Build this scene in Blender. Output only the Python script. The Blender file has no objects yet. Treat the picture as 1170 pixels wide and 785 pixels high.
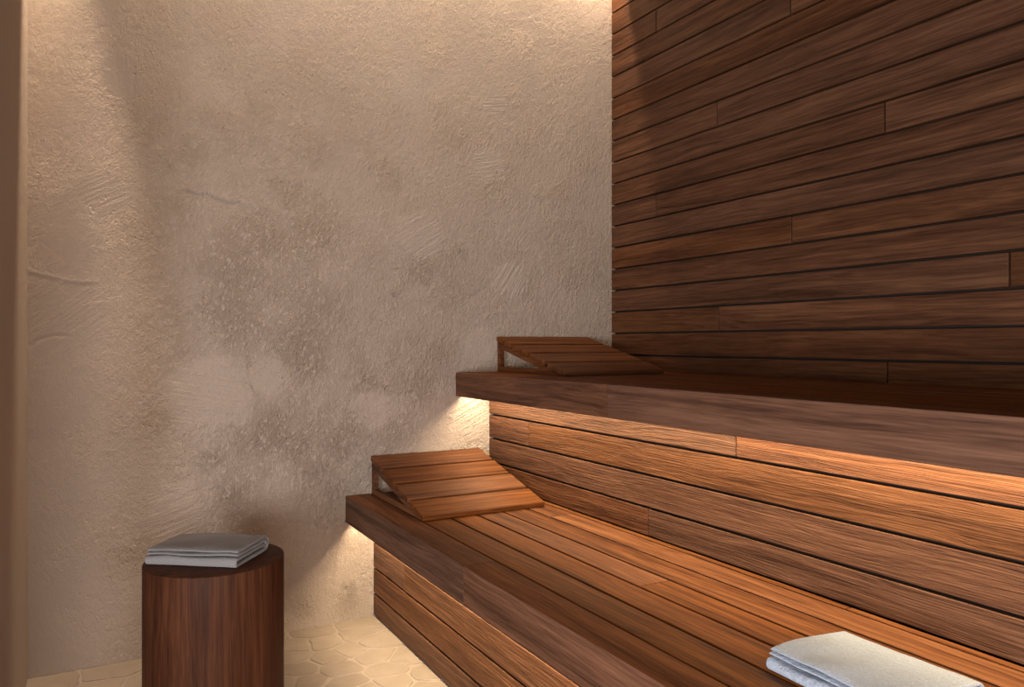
import bpy, math, random
import numpy as np
from mathutils import Vector, noise as mnoise

random.seed(7)
SC = bpy.context.scene
COL = SC.collection

# ------------------------------------------------------------------ measured place (metres)
D = 2.67            # plaster wall plane (Y)
XW = 1.993          # wood wall plane (X)
XL = -0.163         # left pier face (X)
YB = -1.3           # how far the room runs towards the viewer
CEIL = 2.56
H = 1.0             # eye height
F = 862.0 / 1170.0 * 36.0
YAW = math.atan(482.0 / 862.0)

# ------------------------------------------------------------------ node helper
class NT:
    def __init__(s, name):
        s.m = bpy.data.materials.new(name)
        s.m.use_nodes = True
        s.t = s.m.node_tree
        s.t.nodes.clear()
        s.out = s.t.nodes.new('ShaderNodeOutputMaterial')
        s.b = s.t.nodes.new('ShaderNodeBsdfPrincipled')
        s.link(s.b.outputs[0], s.out.inputs[0])
    def link(s, a, b):
        s.t.links.new(a, b)
    def put(s, node, key, v):
        i = node.inputs[key]
        if hasattr(v, 'is_output') or isinstance(v, bpy.types.NodeSocket):
            s.link(v, i)
        else:
            i.default_value = v
    def node(s, typ, ins=None, **props):
        n = s.t.nodes.new(typ)
        for k, v in props.items():
            setattr(n, k, v)
        for k, v in (ins or {}).items():
            s.put(n, k, v)
        return n
    def obj(s):
        return s.node('ShaderNodeTexCoord').outputs['Object']
    def mapping(s, vec, scale=(1, 1, 1), rot=(0, 0, 0), loc=(0, 0, 0)):
        n = s.node('ShaderNodeMapping', {'Vector': vec, 'Scale': scale, 'Rotation': rot, 'Location': loc})
        return n.outputs[0]
    def noise(s, vec, scale, detail=3, rough=.5, dist=0.0):
        n = s.node('ShaderNodeTexNoise', {'Vector': vec, 'Scale': scale, 'Detail': detail, 'Roughness': rough, 'Distortion': dist})
        return n.outputs['Fac']
    def math(s, op, a, b=0.0, c=0.0, clamp=False):
        n = s.node('ShaderNodeMath', operation=op, use_clamp=clamp)
        s.put(n, 0, a); s.put(n, 1, b)
        if op in ('MULTIPLY_ADD', 'SMOOTH_MIN', 'SMOOTH_MAX', 'COMPARE', 'WRAP'):
            s.put(n, 2, c)
        return n.outputs[0]
    def step(s, v, a, b, lo=0.0, hi=1.0):
        n = s.node('ShaderNodeMapRange', {'Value': v, 'From Min': a, 'From Max': b, 'To Min': lo, 'To Max': hi}, interpolation_type='SMOOTHSTEP')
        return n.outputs[0]
    def lin(s, v, a, b, lo, hi):
        n = s.node('ShaderNodeMapRange', {'Value': v, 'From Min': a, 'From Max': b, 'To Min': lo, 'To Max': hi})
        return n.outputs[0]
    def ramp(s, v, stops):
        n = s.node('ShaderNodeValToRGB')
        s.link(v, n.inputs[0])
        e = n.color_ramp.elements
        while len(e) < len(stops):
            e.new(0.5)
        for i, (p, c) in enumerate(stops):
            e[i].position = p
            e[i].color = (*c, 1)
        return n.outputs[0]
    def mix(s, f, a, b, mode='MIX'):
        n = s.node('ShaderNodeMix', data_type='RGBA', blend_type=mode)
        s.put(n, 0, f)
        for k, v in ((6, a), (7, b)):
            if isinstance(v, tuple):
                v = (*v, 1) if len(v) == 3 else v
            s.put(n, k, v)
        return n.outputs[2]
    def bump(s, h, dist, strength=1.0, normal=None):
        n = s.node('ShaderNodeBump', {'Height': h, 'Distance': dist, 'Strength': strength})
        if normal is not None:
            s.link(normal, n.inputs['Normal'])
        return n.outputs[0]

# ------------------------------------------------------------------ materials
def wood(name, axis, dark, mid, light, brushed=0.0, rough=.55, gain=1.0, spec=.22):
    """Hardwood with its grain along one axis; every board shifts the figure through its own 'board' attribute."""
    n = NT(name)
    at = n.node('ShaderNodeAttribute', attribute_name='board')
    off = n.node('ShaderNodeVectorMath', {0: at.outputs['Color'], 1: (7.3, 11.7, 5.1)}, operation='MULTIPLY').outputs[0]
    p = n.node('ShaderNodeVectorMath', {0: n.obj(), 1: off}, operation='ADD').outputs[0]
    sc = lambda along, across: tuple(along if i == axis else across for i in range(3))
    # slow bend of the grain
    warp = n.noise(n.mapping(p, sc(1.3, 5)), 1.0, 2)
    warpv = n.node('ShaderNodeVectorMath', {0: p, 1: n.node('ShaderNodeCombineXYZ', {i: n.math('MULTIPLY', n.math('SUBTRACT', warp, .5), 0.0 if i == axis else .05) for i in range(3)}).outputs[0]}, operation='ADD').outputs[0]
    fig = n.noise(n.mapping(warpv, sc(1.1, 26)), 1.0, 4, .6, .5)           # broad figure
    fig2 = n.noise(n.mapping(warpv, sc(1.8, 80)), 1.0, 4, .7, .2)          # growth lines
    fine = n.noise(n.mapping(warpv, sc(7, 210)), 1.0, 3, .65)               # pores
    ring = n.math('SINE', n.math('MULTIPLY', fig, 42.0))
    v = n.math('MULTIPLY_ADD', ring, .025, fig)
    v = n.math('MULTIPLY_ADD', n.math('SUBTRACT', fig2, .5), .95, v)
    v = n.math('MULTIPLY_ADD', n.math('SUBTRACT', fine, .5), .80, v)
    col = n.ramp(v, [(.2, dark), (.5, mid), (.82, light)])
    # each board its own tone
    sep = n.node('ShaderNodeSeparateColor', {0: at.outputs['Color']})
    tone = n.lin(sep.outputs[0], 0, 1, .9 * gain, 1.1 * gain)
    hs = n.node('ShaderNodeHueSaturation', {'Hue': n.lin(sep.outputs[1], 0, 1, .4985, .5015), 'Saturation': n.lin(sep.outputs[2], 0, 1, .92, 1.05), 'Value': tone, 'Color': col})
    n.link(hs.outputs[0], n.b.inputs['Base Color'])
    n.put(n.b, 'Roughness', n.lin(fig2, .3, .7, rough - .06, rough + .08))
    n.put(n.b, 'Specular IOR Level', spec)
    h = n.math('MULTIPLY_ADD', fine, .5, n.math('MULTIPLY', fig2, .5))
    nb = n.bump(h, .0016)
    if brushed > 0:
        deep = n.noise(n.mapping(warpv, sc(3.2, 190)), 1.0, 3, .65, .4)
        deep = n.math('MULTIPLY_ADD', n.math('SINE', n.math('MULTIPLY', fig, 70.0)), .12, deep)
        saw = n.noise(n.mapping(p, sc(150, 40)), 1.0, 2, .6)
        deep = n.math('MULTIPLY_ADD', saw, .18, deep)
        nb = n.bump(deep, brushed, 1.0, nb)
    n.link(nb, n.b.inputs['Normal'])
    return n.m

DK, MD, LT = (.048, .0150, .0052), (.116, .0405, .0142), (.203, .078, .028)
WOOD_Y = wood('sauna_wood', 1, DK, MD, LT, gain=.95)
BR3 = ((.046, .0160, .0064), (.108, .0425, .0180), (.185, .079, .0355))          # the brushed boards are a little browner
WOOD_BR = wood('brushed_sauna_wood', 1, *BR3, brushed=.0024, rough=.6, gain=.92)
WOOD_W = wood('wall_cladding_wood', 1, *BR3, gain=.80)
FA3 = ((.046, .0185, .0098), (.104, .0455, .0245), (.172, .080, .045))           # greyer palette for the front edges
WOOD_E = wood('edge_wood', 1, *FA3)
SE3 = ((.052, .0158, .0046), (.130, .0440, .0132), (.222, .084, .0270))          # oiled seat boards
WOOD_S = wood('seat_wood', 1, *SE3, spec=.1, rough=.62)
WOOD_X = wood('slat_wood', 0, (.052, .0158, .0046), (.130, .0440, .0132), (.222, .084, .0270), gain=.93, spec=.12, rough=.6)
WOOD_F = wood('frame_wood', 1, DK, MD, LT, gain=.9)
WOOD_Z = wood('stool_wood', 2, (.028, .0088, .0038), (.060, .0200, .0085), (.102, .036, .016), rough=.6, spec=.12)

def plain(name, col, rough=.8):
    n = NT(name)
    p = n.obj()
    f = n.noise(p, 30, 3)
    c = n.mix(f, tuple(x * .85 for x in col), tuple(min(1, x * 1.12) for x in col))
    n.link(c, n.b.inputs['Base Color'])
    n.put(n.b, 'Roughness', rough)
    return n.m
BACK = plain('dark_batten', (.012, .007, .005))
CEILM = plain('ceiling_paint', (.42, .34, .27))
ALU = plain('strip_profile', (.6, .6, .58), .4)

def plaster():
    n = NT('trowelled_plaster')
    p = n.obj()
    wv = n.node('ShaderNodeTexNoise', {'Vector': p, 'Scale': 6.0, 'Detail': 3.0}).outputs['Color']
    wv = n.node('ShaderNodeVectorMath', {0: wv, 1: (.5, .5, .5)}, operation='SUBTRACT').outputs[0]
    wv = n.node('ShaderNodeVectorMath', {0: wv, 'Scale': .05}, operation='SCALE').outputs[0]
    q = n.node('ShaderNodeVectorMath', {0: p, 1: wv}, operation='ADD').outputs[0]
    # where the coat was left rough and where the trowel closed it
    m = n.noise(n.mapping(q, (1, 1, .8), (0, .5, 0)), 5.2, 5, .62)
    sp = n.node('ShaderNodeSeparateXYZ', {0: p}); px = sp.outputs[0]
    calm = n.math('MULTIPLY', n.step(px, -.08, .32, .22, 2.4), n.step(sp.outputs[2], 1.5, 2.4, 1.0, .55))   # floated smoother by the pier and near the slot
    coat = n.node('ShaderNodeSeparateColor', {0: n.node('ShaderNodeAttribute', attribute_name='coat').outputs['Color']})
    edge = n.noise(q, 26, 4, .65)
    clump = n.step(n.math('MULTIPLY_ADD', n.math('SUBTRACT', edge, .5), 1.5, coat.outputs[0]), .12, .75)
    drag = n.step(n.math('MULTIPLY_ADD', n.math('SUBTRACT', edge, .5), .9, coat.outputs[1]), .15, .55)
    rough = n.step(m, .42, .66)
    diag = n.mapping(p, (1.45, 1, .9), (0, math.radians(42), 0))
    grit = n.noise(diag, 62, 6, .70)
    sharp = n.step(grit, .36, .62)
    lumps = n.noise(diag, 40, 2, .5)
    pv = n.node('ShaderNodeTexVoronoi', {'Vector': n.node('ShaderNodeVectorMath', {0: diag, 1: n.node('ShaderNodeVectorMath', {0: wv, 'Scale': .15}, operation='SCALE').outputs[0]}, operation='ADD').outputs[0], 'Scale': 64.0})
    pr = n.node('ShaderNodeSeparateColor', {0: pv.outputs['Color']}).outputs[0]
    pit = n.step(n.math('SUBTRACT', pv.outputs['Distance'], n.math('MULTIPLY', pr, .34)), -.16, .05, 1, 0)
    rot = n.node('ShaderNodeVectorRotate', {'Vector': p, 'Axis': (0, 1, 0), 'Angle': n.math('MULTIPLY', coat.outputs[2], math.pi)}, rotation_type='AXIS_ANGLE').outputs[0]
    stroke = n.noise(n.mapping(rot, (7, 40, 105)), 1.0, 3, .55)
    fine = n.noise(p, 170, 3, .65)
    big = n.noise(q, 3.0, 2, .5)
    mid = n.noise(q, 12, 2, .5)
    base = n.math('MULTIPLY', n.math('MULTIPLY', n.math('SUBTRACT', big, .5), calm), .006)
    base = n.math('MULTIPLY_ADD', n.math('SUBTRACT', mid, .5), .0012, base)
    amp = n.math('MULTIPLY_ADD', rough, .30, .28)
    amp = n.math('MULTIPLY_ADD', clump, .30, amp)
    amp = n.math('MULTIPLY', amp, n.math('MULTIPLY_ADD', drag, -.75, 1.0))
    amp = n.math('MULTIPLY', amp, calm)
    hr = n.math('MULTIPLY', n.math('MULTIPLY_ADD', sharp, .0050, n.math('MULTIPLY', lumps, .0026)), amp)
    hp = n.math('MULTIPLY', n.math('MULTIPLY', pit, clump), n.math('MULTIPLY', calm, -.0046))
    hs = n.math('MULTIPLY', n.math('MULTIPLY', n.math('MULTIPLY', stroke, drag), calm), .0042)
    e = n.noise(n.mapping(q, (1, 1, 1.2), (0, -.4, 0)), 4.0, 4, .6)      # torn edges where one coat laps over another
    lap = n.math('MULTIPLY', n.math('MULTIPLY', n.step(e, .585, .592), calm), .0010)
    h = n.math('ADD', base, hr)
    h = n.math('ADD', h, hp)
    h = n.math('ADD', h, hs)
    h = n.math('ADD', h, lap)
    h = n.math('MULTIPLY_ADD', n.math('MULTIPLY', fine, calm), .0026, h)
    disp = n.node('ShaderNodeDisplacement', {'Height': h, 'Midlevel': 0.004, 'Scale': 1.0})
    n.link(disp.outputs[0], n.out.inputs['Displacement'])
    tone = n.noise(q, 2.2, 3, .5)
    c = n.ramp(tone, [(.3, (.450, .376, .320)), (.55, (.482, .402, .344)), (.75, (.502, .424, .366))])
    n.link(c, n.b.inputs['Base Color'])
    n.put(n.b, 'Roughness', .9)
    n.put(n.b, 'Specular IOR Level', .15)
    n.m.displacement_method = 'BUMP'
    return n.m
PLASTER = plaster()

def stone(name, c0, c1, grain):
    n = NT(name)
    at = n.node('ShaderNodeAttribute', attribute_name='board')
    sep = n.node('ShaderNodeSeparateColor', {0: at.outputs['Color']})
    p = n.obj()
    f = n.noise(p, 14, 4, .6)
    f = n.math('MULTIPLY_ADD', n.math('SUBTRACT', sep.outputs[0], .5), .5, f)
    c = n.mix(f, c0, c1)
    n.link(c, n.b.inputs['Base Color'])
    n.put(n.b, 'Roughness', .75)
    n.put(n.b, 'Specular IOR Level', .25)
    h = n.math('MULTIPLY_ADD', n.noise(p, 160, 4, .65), .35, n.noise(p, 30, 3))
    n.link(n.bump(h, grain), n.b.inputs['Normal'])
    return n.m
STONE = stone('floor_stone', (.255, .206, .166), (.365, .302, .248), .0035)
MORTAR = stone('floor_mortar', (.34, .283, .232), (.40, .337, .28), .004)

def terry(name, col, loop, depth):
    n = NT(name)
    p = n.obj()
    a = n.noise(p, loop, 3, .7)
    b = n.noise(p, loop * .33, 2, .6)
    c = n.mix(a, tuple(x * .72 for x in col), tuple(min(1, x * 1.18) for x in col))
    n.link(c, n.b.inputs['Base Color'])
    n.put(n.b, 'Roughness', .95)
    n.put(n.b, 'Specular IOR Level', .05)
    n.put(n.b, 'Sheen Weight', .25)
    n.put(n.b, 'Sheen Roughness', .6)
    n.link(n.bump(n.math('MULTIPLY_ADD', b, 1.1, a), depth), n.b.inputs['Normal'])
    return n.m
TERRY_WHITE = terry('white_terry', (.37, .435, .545), 300, .0045)
LINEN_GREY = terry('grey_towelling', (.25, .245, .25), 380, .0022)

# ------------------------------------------------------------------ mesh builder
class MB:
    def __init__(s):
        s.v, s.f, s.a, s.mi = [], [], [], []
    def raw(s, verts, faces, tone=None, mi=0):
        o = len(s.v)
        tone = tone or (random.random(), random.random(), random.random())
        s.v += [tuple(x) for x in verts]
        s.a += [tone] * len(verts)
        s.f += [tuple(i + o for i in f) for f in faces]
        s.mi += [mi] * len(faces)
    def box(s, lo, hi, bev=.0015, tone=None, mat=None, mi=0):
        """Chamfered box; mat is an optional 4x4 that places it."""
        b = min(bev, min(hi[i] - lo[i] for i in range(3)) * .45)
        vs, idx = [], {}
        for sx in (0, 1):
            for sy in (0, 1):
                for sz in (0, 1):
                    c = [(lo, hi)[q][i] for i, q in enumerate((sx, sy, sz))]
                    d = [b if q == 0 else -b for q in (sx, sy, sz)]
                    for k in range(3):           # vertex lying on the face of axis k
                        p = [c[i] + (0 if i == k else d[i]) for i in range(3)]
                        idx[(sx, sy, sz, k)] = len(vs)
                        vs.append(Vector(p))
        fs = []
        for k in range(3):
            u, w = [(1, 2), (2, 0), (0, 1)][k]
            for side in (0, 1):
                loop = []
                for (a, c) in ((0, 0), (1, 0), (1, 1), (0, 1)):
                    q = [0, 0, 0]; q[k] = side; q[u] = a; q[w] = c
                    loop.append(idx[(*q, k)])
                fs.append(tuple(loop) if side else tuple(loop[::-1]))
        for k in range(3):                       # edges running along axis k
            u, w = [(1, 2), (2, 0), (0, 1)][k]
            for a in (0, 1):
                for c in (0, 1):
                    def g(e, face):
                        q = [0, 0, 0]; q[k] = e; q[u] = a; q[w] = c
                        return idx[(*q, face)]
                    loop = [g(0, u), g(1, u), g(1, w), g(0, w)]
                    fs.append(tuple(loop) if (a + c) % 2 == 1 else tuple(loop[::-1]))
        for sx in (0, 1):
            for sy in (0, 1):
                for sz in (0, 1):
                    t = tuple(idx[(sx, sy, sz, k)] for k in range(3))
                    fs.append(t if (sx + sy + sz) % 2 == 1 else t[::-1])
        if mat is not None:
            vs = [mat @ x for x in vs]
        s.raw(vs, fs, tone, mi)
    def prism(s, poly, axis, a, b, tone=None, mi=0):
        """Polygon in the two other axes, carried along axis from a to b."""
        o = [i for i in range(3) if i != axis]
        vs = []
        for t in (a, b):
            for p in poly:
                q = [0, 0, 0]; q[axis] = t; q[o[0]] = p[0]; q[o[1]] = p[1]
                vs.append(q)
        n = len(poly)
        fs = [tuple(range(n)), tuple(range(2 * n - 1, n - 1, -1))]
        fs += [((i + 1) % n, i, n + i, n + (i + 1) % n) for i in range(n)]
        s.raw(vs, fs, tone, mi)
    def build(s, name, mats, parent=None, smooth=False, loc=None):
        me = bpy.data.meshes.new(name)
        base = Vector(loc) if loc else Vector((0, 0, 0))
        me.from_pydata([tuple(Vector(v) - base) for v in s.v], [], s.f)
        mats = mats if isinstance(mats, (list, tuple)) else [mats]
        for m in mats:
            me.materials.append(m)
        at = me.attributes.new('board', 'FLOAT_COLOR', 'POINT')
        at.data.foreach_set('color', [c for t in s.a for c in (*t, 1.0)])
        me.polygons.foreach_set('material_index', s.mi)
        if smooth:
            me.polygons.foreach_set('use_smooth', [True] * len(me.polygons))
        me.update()
        import bmesh
        bm = bmesh.new(); bm.from_mesh(me)
        bmesh.ops.recalc_face_normals(bm, faces=bm.faces)
        bm.to_mesh(me); bm.free()
        o = bpy.data.objects.new(name, me)
        COL.objects.link(o)
        o.location = base
        if parent is not None:
            o.parent = parent
            o.location = base - Vector(parent.location) if loc else -Vector(parent.location)
        return o

def tag(o, label=None, cat=None, group=None, kind=None):
    for k, v in (('label', label), ('category', cat), ('group', group), ('kind', kind)):
        if v:
            o[k] = v
    return o
def empty(name, loc):
    o = bpy.data.objects.new(name, None)
    o.location = loc
    COL.objects.link(o)
    return o

def boards(mb, plane, rows, y0, y1, thick, gap, jgap, joints, normal_axis, facing):
    """Rows of boards that run along Y. plane = coordinate of the visible face on normal_axis (0: upright cladding, 2: deck)."""
    for r, (a, b) in enumerate(rows):
        cuts = [y0] + sorted(j for j in joints.get(r, []) if y0 < j < y1) + [y1]
        for i in range(len(cuts) - 1):
            ya = cuts[i] + (jgap / 2 if i else 0)
            yb = cuts[i + 1] - (jgap / 2 if i < len(cuts) - 2 else 0)
            if normal_axis == 0:
                lo = (plane, ya, a + gap / 2); hi = (plane + thick, yb, b - gap / 2)
            else:
                lo = (a + gap / 2, ya, plane - thick); hi = (b - gap / 2, yb, plane)
            mb.box(lo, hi, .0012)

# ------------------------------------------------------------------ setting: walls
def grid_wall(name, axis, plane, u0, u1, z0, z1, step, thick, ridges=(), pits=(), clumps=(), strokes=()):
    """Plastered wall: a finely divided face towards the room on a solid body. axis = the wall's normal (1: faces -Y, 0: faces +X).
    The 'coat' attribute says where the plaster was left lumpy (r), where the trowel dragged (g) and which way (b)."""
    nu = max(2, int(round((u1 - u0) / step))); nz = max(2, int(round((z1 - z0) / step)))
    U, Z = np.meshgrid(np.linspace(u0, u1, nu + 1), np.linspace(z0, z1, nz + 1))
    d = np.zeros_like(U)
    for pl, w, hh in ridges:
        best = np.full_like(U, 9.0)
        for (ax, az), (bx, bz) in zip(pl[:-1], pl[1:]):
            vx, vz = bx - ax, bz - az
            q = np.clip(((U - ax) * vx + (Z - az) * vz) / (vx * vx + vz * vz), 0, 1)
            best = np.minimum(best, np.hypot(U - ax - q * vx, Z - az - q * vz))
        d += hh * np.exp(-(best / w) ** 2)
    for pu, pz, w, hh in pits:
        d += hh * np.exp(-((U - pu) / w) ** 2 - ((Z - pz) / (w * .6)) ** 2)
    coat = np.zeros(U.shape + (4,)); coat[..., 3] = 1
    for cu, cz, rr in clumps:
        coat[..., 0] = np.maximum(coat[..., 0], np.clip(1 - np.hypot(U - cu, Z - cz) / (rr * 1.5), 0, 1))
    for cu, cz, rr, an in strokes:
        wgt = np.clip(1 - np.hypot(U - cu, Z - cz) / (rr * 1.4), 0, 1)
        k = wgt > coat[..., 1]
        coat[..., 1][k] = wgt[k]; coat[..., 2][k] = an / 180.0
    if axis == 1:
        co = np.stack([U, plane - d, Z], -1)
    else:
        co = np.stack([plane + d, U, Z], -1)
    W = nu + 1
    a = (np.arange(nz)[:, None] * W + np.arange(nu)[None, :]).ravel()
    q = np.stack([a, a + 1, a + W + 1, a + W], -1)
    if axis == 0:
        q = q[:, ::-1]
    def place(u, z, dd):
        return (u, plane - dd, z) if axis == 1 else (plane + dd, u, z)
    body = [place(u, z, dd) for dd in (-.012, -thick) for u, z in ((u0, z0), (u1, z0), (u1, z1), (u0, z1))]
    o = co.reshape(-1, 3).shape[0]
    bf = [(0, 1, 2, 3), (7, 6, 5, 4), (0, 4, 5, 1), (1, 5, 6, 2), (2, 6, 7, 3), (3, 7, 4, 0)]
    if axis == 0:
        bf = [f[::-1] for f in bf]
    verts = np.concatenate([co.reshape(-1, 3), np.array(body)])
    faces = np.concatenate([q, np.array(bf) + o])
    me = bpy.data.meshes.new(name)
    me.vertices.add(len(verts)); me.vertices.foreach_set('co', verts.ravel())
    me.loops.add(faces.size); me.loops.foreach_set('vertex_index', faces.ravel().astype(np.int32))
    me.polygons.add(len(faces))
    me.polygons.foreach_set('loop_start', np.arange(0, faces.size, 4, dtype=np.int32))
    me.update(calc_edges=True)
    me.polygons.foreach_set('use_smooth', np.arange(len(faces)) < len(q))
    at = me.attributes.new('coat', 'FLOAT_COLOR', 'POINT')
    full = np.zeros((len(verts), 4)); full[:o] = coat.reshape(-1, 4)
    at.data.foreach_set('color', full.ravel())
    me.materials.append(PLASTER)
    me.validate(); me.update()
    ob = bpy.data.objects.new(name, me)
    COL.objects.link(ob)
    tag(ob, kind='structure')
    return ob

def wp(px, py):
    """a spot of the plaster wall, from where it is seen"""
    s, c = math.sin(YAW), math.cos(YAW)
    a = (px - 585) / 862; b = (392.3 - py) / 862
    t = D / (c - a * s)
    return ((s + a * c) * t, H + b * t)
RIDGES = [
    ([wp(*p) for p in ((214, 215), (224, 220), (238, 219), (252, 227), (262, 230), (275, 229))], .0035, .0030),
    ([wp(*p) for p in ((32, 309), (55, 315), (82, 321), (96, 322), (112, 321))], .005, .0032),
    ([wp(*p) for p in ((110, 324), (102, 338), (92, 352), (88, 368))], .005, .0022),
    ([wp(*p) for p in ((36, 396), (44, 388), (62, 383), (80, 384))], .005, -.0032),
    ([wp(*p) for p in ((588, 163), (607, 178), (612, 183))], .004, -.0025),
    ([wp(*p) for p in ((590, 146), (588, 158), (587, 176))], .004, -.0022),
    ([wp(*p) for p in ((430, 322), (440, 318), (446, 309), (455, 307))], .0045, -.0030),
    ([wp(*p) for p in ((240, 566), (241, 560), (252, 557), (257, 561), (264, 566))], .005, -.0030),
    ([wp(*p) for p in ((348, 540), (358, 541), (368, 537), (372, 541))], .0045, -.0030),
    ([wp(*p) for p in ((532, 336), (540, 338), (552, 330))], .0045, -.0025),
    ([wp(*p) for p in ((150, 70), (148, 95), (150, 120))], .006, -.0015),
    ([wp(*p) for p in ((142, 60), (143, 90), (145, 125))], .006, -.0015),
    ([wp(*p) for p in ((70, 318), (88, 290), (95, 268))], .006, -.0018),
]
PITS = [(*wp(451, 337), .009, -.009), (*wp(527, 288), .007, -.004), (*wp(146, 14), .006, -.001), (*wp(187, 12), .006, -.001),
        (*wp(401, 681), .007, -.004), (*wp(345, 682), .007, -.003)]
RIDGES = [(pl, w, hh * .18) for pl, w, hh in RIDGES]
CLUMPS = [(*wp(x, y), rr * .0036) for x, y, rr in (
    (150, 20, 13), (187, 15, 11), (165, 85, 22), (200, 40, 15), (255, 30, 25), (170, 130, 25), (300, 95, 32), (345, 80, 22), (250, 75, 15),
    (215, 170, 18), (190, 180, 14), (250, 135, 18), (350, 165, 22), (395, 110, 18), (430, 60, 26), (495, 50, 18), (600, 50, 15), (635, 35, 18),
    (590, 110, 14), (610, 140, 14), (665, 185, 20), (570, 200, 18), (640, 220, 18), (520, 150, 18), (500, 120, 14), (445, 200, 18),
    (330, 215, 18), (300, 265, 24), (280, 320, 26), (355, 270, 22), (150, 270, 26), (160, 300, 22), (265, 360, 28), (340, 395, 28),
    (350, 418, 17), (175, 480, 18), (85, 510, 15), (265, 575, 15), (310, 490, 20), (332, 508, 18), (240, 525, 12), (370, 540, 18),
    (390, 510, 18), (425, 440, 15), (480, 440, 18), (505, 400, 18), (522, 288, 14), (480, 310, 14), (90, 700, 20), (140, 640, 20),
    (100, 600, 24), (60, 640, 20), (400, 680, 13), (345, 690, 13), (380, 560, 18), (410, 475, 18), (60, 200, 20), (110, 240, 16), (655, 320, 18))]
STROKES = [(*wp(x, y), rr * .0036, an) for x, y, rr, an in (
    (245, 450, 42, -12), (62, 360, 42, 40), (480, 270, 28, 32), (140, 85, 22, 92), (80, 285, 26, 76), (425, 470, 24, -30),
    (548, 395, 20, -30), (560, 190, 22, 15), (535, 478, 26, 25), (305, 430, 22, -18), (120, 220, 22, 30), (565, 120, 16, 10), (585, 320, 22, 60), (200, 590, 30, 18))]
grid_wall('wall_back', 1, D, XL - .02, XW + .02, -.02, CEIL + .45, .0036, .14, RIDGES, PITS, CLUMPS, STROKES)
grid_wall('wall_left', 0, XL, 1.80, D + .005, -.02, CEIL + .45, .006, .32)

PITCH = .0933
Z1 = 1.043
mb = MB()
rows = []; joints = {}
known = {13: 2.373, 11: 1.705, 8: 2.035, 6: 1.370, 5: 2.373, 3: 1.700, 1: 1.033, 0: 2.028, -2: 1.362, 2: .70, 4: .37, 7: .03, 9: 1.033, 10: .70, 12: .37, 14: 1.37, 15: .03, -1: .70, -3: 1.7}
k0 = -11; k1 = 20
for k in range(k0, k1):
    r = len(rows)
    rows.append((Z1 + PITCH * k, Z1 + PITCH * (k + 1)))
    y = known.get(k, .1 + (k % 5) * .5)
    joints[r] = [y, y - 2.2]
boards(mb, XW, rows, YB, D + .004, .022, .0072, .005, joints, 0, -1)
mb.box((XW + .0215, YB, -.02), (XW + .14, D + .1, CEIL + .45), .001, mi=1)
tag(mb.build('wall_right', [WOOD_W, BACK]), kind='structure')

# ceiling with an open light slot along the plaster wall
SLOT = 2.578         # the ceiling stops here, the slot runs on to the wall
mb = MB()
mb.box((-1.9, YB, CEIL), (XW + .02, SLOT, CEIL + .05), .003)
mb.box((-1.9, SLOT - .012, CEIL + .05), (XW + .02, SLOT, CEIL + .42), .001)
mb.box((-1.9, YB, CEIL + .42), (XW + .14, D + .14, CEIL + .46), .001)
tag(mb.build('ceiling', CEILM), kind='structure')

# floor: irregular flagstones in pale mortar
def fp(x, y):
    s, c = math.sin(YAW), math.cos(YAW)
    px, py = 320 + x / 4.875, 670 + y / 4.875
    a = (px - 585) / 862; b = (392.3 - py) / 862
    t = -H / b
    return ((s + a * c) * t, (c - a * s) * t)
seeds = [fp(*p) for p in ((190, 243), (415, 205), (450, 268), (85, 335), (240, 312), (530, 300), (385, 350), (530, 385), (275, 390), (60, 385),
                          (610, 460), (330, 455), (110, 460), (630, 530), (375, 535), (150, 525), (830, 480), (700, 395), (830, 570), (480, 580), (20, 540))]
seeds += [(.04, 2.61), (.30, 2.62), (.02, 2.50), (-.08, 2.42), (.14, 2.46)]
rs = random.Random(3)
y = YB + .06; r = 0
while y < D:
    x = -1.85 + (r % 2) * .09
    while x < .95:
        q = (x + rs.uniform(-.05, .05), y + rs.uniform(-.03, .03))
        if q[0] < .93 and all(math.hypot((q[0] - a) * .62, q[1] - b) > .082 for a, b in seeds):
            seeds.append(q)
        x += .185
    y += .11; r += 1
def cell(i):
    px, py = seeds[i]
    poly = [(px - .35, py - .35), (px + .35, py - .35), (px + .35, py + .35), (px - .35, py + .35)]
    near = sorted(range(len(seeds)), key=lambda k: (seeds[k][0] - px) ** 2 + (seeds[k][1] - py) ** 2)[1:22]
    planes = []
    for k in near:
        qx, qy = seeds[k]
        n = Vector((qx - px, qy - py)); L = n.length; n /= L
        planes.append((n, n.dot(Vector(((px + qx) / 2, (py + qy) / 2))) - .0034))
    planes += [(Vector((0, 1)), D - .004), (Vector((1, 0)), .985), (Vector((-1, 0)), 1.9)]
    for n, d in planes:
        out = []
        for a in range(len(poly)):
            p, q = Vector(poly[a]), Vector(poly[(a + 1) % len(poly)])
            da, db = n.dot(p) - d, n.dot(q) - d
            if da <= 0:
                out.append(p)
            if (da < 0) != (db < 0) and abs(da - db) > 1e-9:
                out.append(p + (q - p) * (da / (da - db)))
        poly = out
        if len(poly) < 3:
            return None
    return poly
mb = MB()
mb.box((-1.95, YB - .05, -.08), (XW + .02, D + .02, -.0028), .001, mi=1)
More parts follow.
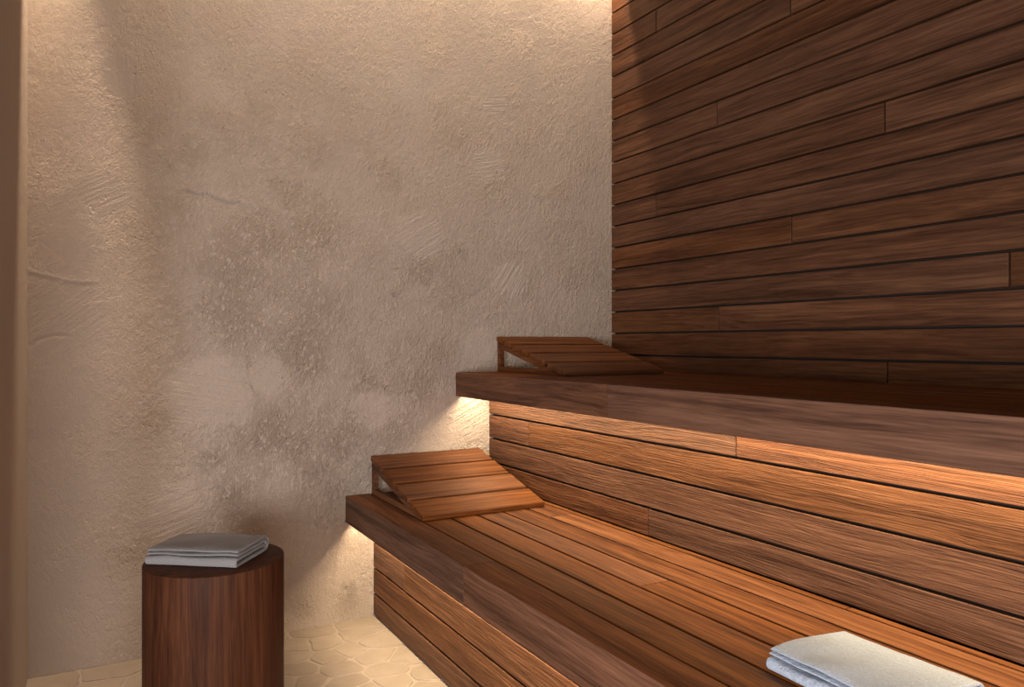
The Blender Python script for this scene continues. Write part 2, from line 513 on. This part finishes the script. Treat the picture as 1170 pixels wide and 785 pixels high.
for i in range(len(seeds)):
    poly = cell(i)
    if not poly:
        continue
    # split the sides so that the stone's outline can wander
    pts = []
    for a in range(len(poly)):
        p, q = Vector(poly[a]), Vector(poly[(a + 1) % len(poly)])
        n = max(1, int((q - p).length / .012))
        for t in range(n):
            pts.append(p + (q - p) * (t / n))
    cx = sum((p.x for p in pts)) / len(pts); cy = sum((p.y for p in pts)) / len(pts)
    c = Vector((cx, cy))
    ring = []
    for p in pts:
        w = mnoise.noise(Vector((p.x * 28, p.y * 28, i * 3.7))) * .008 + mnoise.noise(Vector((p.x * 90, p.y * 90, i))) * .004
        d = (p - c); L = max(d.length, 1e-6)
        ring.append(c + d * ((L - .001 + w) / L))
    # tidy corners
    for _ in range(1):
        ring = [(ring[a - 1] + ring[a] * 2 + ring[(a + 1) % len(ring)]) / 4 for a in range(len(ring))]
    tz = rs.uniform(-.0012, .0008)
    n = len(ring)
    vs = []
    for inset, z in ((0, -.010), (0, -.0014 + tz), (.0012, -.0004 + tz), (.004, tz)):
        for p in ring:
            d = p - c; L = max(d.length, 1e-6)
            q = c + d * max(.05, (L - inset) / L)
            vs.append((q.x, q.y, z))
    vs.append((c.x, c.y, tz + .0004))
    fs = []
    for lvl in range(3):
        for a in range(n):
            b = (a + 1) % n
            fs.append((lvl * n + a, lvl * n + b, (lvl + 1) * n + b, (lvl + 1) * n + a))
    for a in range(n):
        fs.append((3 * n + a, 3 * n + (a + 1) % n, 4 * n))
    mb.raw(vs, fs)
tag(mb.build('floor', [STONE, MORTAR]), kind='structure')

# ------------------------------------------------------------------ benches
YE = D - .002
def bench(xf, xr, xend, top, zbot, zfloor, riser_z, riser_j, deck, deck_j, label):
    """xf front edge, xr riser face, xend where the deck ends, top seat height, zbot underside of the front board, zfloor where the riser stands"""
    root = empty('sauna_bench', ((xf + xend) / 2, (YB + YE) / 2, zfloor))
    tag(root, label, 'bench', 'stepped wooden sauna benches')
    # front edge: a thick mitred board with a broad top and an upright face, in two lengths
    mb = MB()
    w = .089
    prof = [(xf, zbot), (xf + .028, zbot), (xf + .028, top - .03), (xf + w, top - .03), (xf + w, top), (xf, top)]
    b = .0015
    prof = [(xf + b, zbot), (xf + .028 - b, zbot), (xf + .028, zbot + b), (xf + .028, top - .03), (xf + w, top - .03), (xf + w, top - b), (xf + w - b, top), (xf + b, top), (xf, top - b), (xf, zbot + b)]
    for a, c in ((YB, 1.684 - .0014), (1.684 + .0014, YE)):
        mb.prism(prof, 1, a, c)
        mb.mi[-4] = 1                        # the broad top is seat stock, mitred to the upright face
    mb.build('front_edge', [WOOD_E, WOOD_S], root)
    # seat of narrow boards
    mb = MB()
    boards(mb, top, deck, YB, YE, .024, .0078, .003, deck_j, 2, 1)
    mb.box((xf + .0285, YB, top - .0345), (xend, YE, top - .0305), .0005, mi=1)
    mb.build('seat', [WOOD_S, BACK], root)
    # upright cladding below
    mb = MB()
    boards(mb, xr, riser_z, YB, YE, .02, .0072, .0036, riser_j, 0, -1)
    mb.box((xr + .0195, YB, zfloor), (xr + .04, YE, riser_z[-1][1]), .0005, mi=1)
    mb.build('riser', [WOOD_BR, BACK], root)
    # light strip tucked up behind the front edge
    mb = MB()
    xs = xf + .028
    cx = xr - .028
    mb.box((cx - .011, YB, top - .0425), (cx + .011, YE, top - .035), .001)
    mb.build('light_strip', ALU, root)
    return root, cx

lowdeck = [(.8945, .991), (.991, 1.0835), (1.0835, 1.1765), (1.1765, 1.2715), (1.2715, 1.3635), (1.3635, 1.3885)]
lower, cxl = bench(.804, .909, 1.40, .45, .354, 0.0,
                   [(.002, .084), (.084, .177), (.177, .270), (.270, .4145)], {1: [1.05], 2: [2.36], 3: [1.7]},
                   lowdeck, {2: [1.35], 4: [2.03], 5: [1.027], 1: [.4], 3: [.1]},
                   'lower sauna bench of dark brown boards, a folded white towel lying on it')
# the lower deck runs under the riser of the upper bench; riser stands on it
updeck = [(1.3315 + .0945 * i, 1.3315 + .0945 * (i + 1)) for i in range(7)]
updeck[-1] = (updeck[-1][0], XW - .001)
upper, cxu = bench(1.241, 1.388, XW - .001, .887, .7945, .451,
                   [(.4485, .531), (.531, .6242), (.6242, .7175), (.7175, .8515)], {0: [1.689], 2: [2.359], 3: [1.353], 1: [.5]},
                   updeck, {1: [1.35], 3: [2.03], 5: [1.0]},
                   'upper sauna bench of dark brown boards against the wood-clad wall')

# ------------------------------------------------------------------ headrests
def headrest(x0, x1, z, name_label):
    root = empty('sauna_headrest', ((x0 + x1) / 2, 2.41, z))
    tag(root, name_label, 'headrest', 'slatted wooden headrests on the benches')
    y0, y1 = 2.158, 2.652
    za, zb = z + .017, z + .1395          # upper face of the slats at front and back
    ang = math.atan2(zb - za, y1 - y0)
    L = math.hypot(zb - za, y1 - y0)
    th = .017
    from mathutils import Matrix
    M = Matrix.Translation((0, y0, za)) @ Matrix.Rotation(ang, 4, 'X')
    gap = .017
    w = (L - 3 * gap) / 4
    for i in range(4):
        mb = MB()
        a = i * (w + gap)
        mb.box((x0, a, -th), (x1, a + w, 0), .0018, mat=M)
        mb.build('slat', WOOD_X, root)
    for xa in (x0 + .004, x1 - .004 - .018):
        mb = MB()
        xb = xa + .018
        t = (random.random(), random.random(), random.random())
        slope = math.tan(ang)
        under = lambda y: za + (y - y0) * slope - th / math.cos(ang) - .0004
        base_h = .020
        # base rail, upright and sloping rail in one plane
        mb.prism([(y0 + .060, z + .0005), (y1, z + .0005), (y1, z + base_h), (y0 + .10, z + base_h)], 0, xa, xb, t)
        mb.prism([(y1 - .022, z + base_h), (y1, z + base_h), (y1, under(y1)), (y1 - .022, under(y1 - .022))], 0, xa, xb, t)
        mb.prism([(y0 + .034, z + .0005), (y0 + .075, z + .0005), (y1 - .022, under(y1 - .022) - .024), (y1 - .022, under(y1 - .022)), (y0 + .01, under(y0 + .01) + 0)], 0, xa + .001, xb - .001, t)
        mb.build('side_frame', WOOD_F, root)
    return root
headrest(.893, 1.335, .45, 'sloping slatted headrest lit warm orange, at the wall end of the lower bench')
headrest(1.413, 1.853, .887, 'sloping slatted headrest in shade, at the wall end of the upper bench')

# ------------------------------------------------------------------ stool
def stool(x, y, r, h):
    mb = MB()
    N = 96
    prof = [(r - .004, 0), (r, .004), (r, h * .25), (r, h * .5), (r, h * .75), (r, h - .003), (r - .0009, h - .0009), (r - .003, h), (r * .6, h), (r * .2, h)]
    vs = [(math.cos(2 * math.pi * i / N) * q[0] + x, math.sin(2 * math.pi * i / N) * q[0] + y, q[1]) for q in prof for i in range(N)]
    fs = []
    for j in range(len(prof) - 1):
        for i in range(N):
            k = (i + 1) % N
            fs.append((j * N + i, j * N + k, (j + 1) * N + k, (j + 1) * N + i))
    vs += [(x, y, 0), (x, y, h)]
    top = len(prof) - 1
    for i in range(N):
        k = (i + 1) % N
        fs.append((top * N + i, top * N + k, len(vs) - 1))
        fs.append((k, i, len(vs) - 2))
    mb.raw(vs, fs, (.3, .5, .6))
    o = mb.build('log_stool', WOOD_Z, loc=(x, y, 0), smooth=True)
    e = o.modifiers.new('edges', 'EDGE_SPLIT'); e.split_angle = math.radians(35)
    return tag(o, 'round dark wooden stool like a log section, standing before the plaster wall', 'stool')
SX, SY = .280, 2.061
stool(SX, SY, .169, .45)

# ------------------------------------------------------------------ towels
def towel(name, mat, centre, yaw, length, width, layers, seed, sag, label, group, fold_r=None, lift=None):
    """A cloth folded twice like a closed book: one continuous sheet, its cross-section carried along the long side.
    local x = length, local y = width (folded round edge at -y), z up"""
    t, g0, g1, g2 = layers           # sheet thickness, gap inside each pair
    rnd = random.Random(seed)
    # centre line through the layers, front is y = -width/2
    z1 = t / 2
    z2 = z1 + t + g0
    z3 = z2 + t + g2
    z4 = z3 + t + g1
    fy, by = -width / 2, width / 2
    pts = []
    def line(ya, yb, z, n=14):
        for i in range(n + 1):
            pts.append((ya + (yb - ya) * i / n, z))
    def arc(yc, zc, r, a0, a1, n=9):
        for i in range(1, n):
            a = a0 + (a1 - a0) * i / n
            pts.append((yc + math.cos(a) * r, zc + math.sin(a) * r))
    R = (z4 - z1) / 2; r2 = (z2 - z1) / 2; r3 = (z3 - z2) / 2
    line(fy + .006, by - R, z4)                                   # top layer, free edge at the front
    arc(by - R, (z1 + z4) / 2, R, math.pi / 2, -math.pi / 2)      # outer fold at the back
    line(by - R, fy + r2, z1)
    arc(fy + r2, (z1 + z2) / 2, r2, -math.pi / 2, -3 * math.pi / 2)   # rounded fold at the front
    line(fy + r2, by - R - .004, z2)
    arc(by - R - .004, (z2 + z3) / 2, r3, -math.pi / 2, math.pi / 2)
    line(by - R - .004, fy + .004, z3)
    # outline of the sheet
    left, right = [], []
    n = len(pts)
    for i in range(n):
        a = Vector(pts[max(0, i - 1)]); b = Vector(pts[min(n - 1, i + 1)])
        d = (b - a); d.normalize()
        nn = Vector((-d.y, d.x))
        h = t / 2 * (.55 if i in (0, n - 1) else (.88 if i in (1, n - 2) else 1))
        p = Vector(pts[i])
        left.append(p + nn * h); right.append(p - nn * h)
    K = 46
    xs = [-length / 2 + length * k / (K - 1) for k in range(K)]
    xs = [-length / 2, -length / 2 + .0025] + xs[1:-1] + [length / 2 - .0025, length / 2]
    c, s = math.cos(yaw), math.sin(yaw)
    vs = []
    tot = z4 + t / 2
    for k, x in enumerate(xs):
        squeeze = .55 if k in (0, len(xs) - 1) else 1.0
        for side in (0, 1):
            for i in range(n):
                p0 = Vector(pts[i])
                q = (left, right)[side][i]
                q = p0 + (q - p0) * squeeze
                yy, zz = q
                lay = zz / tot
                # soft unevenness: edges wander, layers swell and dip
                e = mnoise.noise(Vector((x * 9, i * .13, seed))) * .0022
                e2 = mnoise.noise(Vector((x * 16 + 4, yy * 10, zz * 30 + seed))) * .0030
                xx = x * (1 + .0) + mnoise.noise(Vector((zz * 60, yy * 12, seed + (1 if x > 0 else 5)))) * .0035 * (abs(x) / (length / 2)) ** 3
                z = zz + (e + e2) * min(1, max(0, (zz - t * .6) / t)) + sag(x / (length / 2), yy / (width / 2), lay)
                yo = yy + mnoise.noise(Vector((x * 11, zz * 50, seed + 9))) * .0025
                z = max(z, .0006)
                vs.append((centre[0] + xx * c - yo * s, centre[1] + xx * s + yo * c, centre[2] + z))
    fs = []
    S = 2 * n
    for k in range(len(xs) - 1):
        for i in range(n - 1):
            a = k * S + i
            fs.append((a, a + 1, a + S + 1, a + S))
            a = k * S + n + i
            fs.append((a + 1, a, a + S, a + S + 1))
        for i in (0, n - 1):
            a = k * S + i
            fs.append((a, a + n, a + n + S, a + S))
    for k in (0, len(xs) - 1):
        for i in range(n - 1):
            a = k * S + i
            fs.append((a, a + 1, a + n + 1, a + n))
    mb = MB()
    mb.raw(vs, fs, (.5, .5, .5))
    o = mb.build(name, mat, smooth=True, loc=centre)
    m = o.modifiers.new('soft', 'SUBSURF'); m.levels = 1; m.render_levels = 2
    return tag(o, label, 'towel', group)

towel('folded_towel', LINEN_GREY, (.268, 2.078, .4502), math.atan2(-.143, .193), .242, .176, (.0080, .0060, .0012, .0026), 11,
      lambda u, v, l: -.003 * l * max(0, -u) , 'small grey towel folded flat on the round log stool', 'folded towels')
towel('folded_towel', TERRY_WHITE, (1.098, .778, .4502), -math.pi / 2, .245, .205, (.0072, .0050, .0010, .0022), 23,
      lambda u, v, l: l * (.004 * math.cos(v * 1.6) - .008 * (v + 1) / 2), 'thick white towel folded on the lower bench', 'folded towels')

# ------------------------------------------------------------------ light
def area(name, loc, rot, sx, sy, power, col, spread=180):
    l = bpy.data.lights.new(name, 'AREA')
    l.shape = 'RECTANGLE'; l.size = sx; l.size_y = sy
    l.energy = power; l.color = col
    l.spread = math.radians(spread)
    o = bpy.data.objects.new(name, l)
    o.location = loc; o.rotation_euler = rot
    COL.objects.link(o)
    return o
WARM = (1.0, .755, .46)
length = YE - YB
ym = (YE + YB) / 2
area('bench_strip_light', (.866, ym, .45 - .044), (0, 0, 0), .040, length, 26, WARM)
area('bench_strip_light', (1.312, ym, .887 - .044), (0, 0, 0), .056, length, 29, WARM)
SLOTC = (1.0, .76, .52)
area('slot_strip_light', ((.01 + XW - .3) / 2, D - .058, CEIL + .17), (0, 0, 0), XW - .33, .02, 15, SLOTC)
sl = bpy.data.lights.new('slot_downlight', 'SPOT')
sl.energy = 135; sl.color = SLOTC; sl.spot_size = math.radians(30); sl.spot_blend = 1.0; sl.shadow_soft_size = .02
so = bpy.data.objects.new('slot_downlight', sl)
so.location = (-.112, D - .070, CEIL + .12)
COL.objects.link(so)
area('slot_spot_light', (XW - .10, D - .058, CEIL + .17), (0, 0, 0), .10, .03, 4.5, SLOTC)
# added fill lights, out of view behind and to the left of the viewer
area('front_fill', (-.22, -.55, .70), (math.radians(90), 0, math.radians(-22)), .9, .7, 27, (1.0, .90, .84), 150)
area('side_fill', (-1.05, -.10, .66), (math.radians(90), 0, math.radians(-60)), .45, .5, 34, (1.0, .965, .96), 150)

w = bpy.data.worlds.new('World'); SC.world = w
w.use_nodes = True
bg = w.node_tree.nodes['Background']
bg.inputs[0].default_value = (1.0, .86, .74, 1)
bg.inputs[1].default_value = .16

# ------------------------------------------------------------------ camera
cam = bpy.data.cameras.new('camera')
cam.sensor_width = 36; cam.lens = F
cam.shift_y = (392.3 - 392.5) / 1170
cam.clip_start = .02
co = bpy.data.objects.new('camera', cam)
co.location = (0, 0, H)
co.rotation_euler = (math.radians(90), 0, -YAW)
COL.objects.link(co)
SC.camera = co

SC.cycles.use_denoising = True
SC.cycles.denoiser = 'OPENIMAGEDENOISE'
SC.cycles.denoising_prefilter = 'NONE'
SC.cycles.use_adaptive_sampling = False
SC.cycles.sample_clamp_indirect = 1.2
SC.cycles.caustics_reflective = False
SC.cycles.caustics_refractive = False
vs = SC.view_settings
vs.view_transform = 'Standard'; vs.look = 'None'; vs.exposure = 0; vs.gamma = 1
vs.use_curve_mapping = False
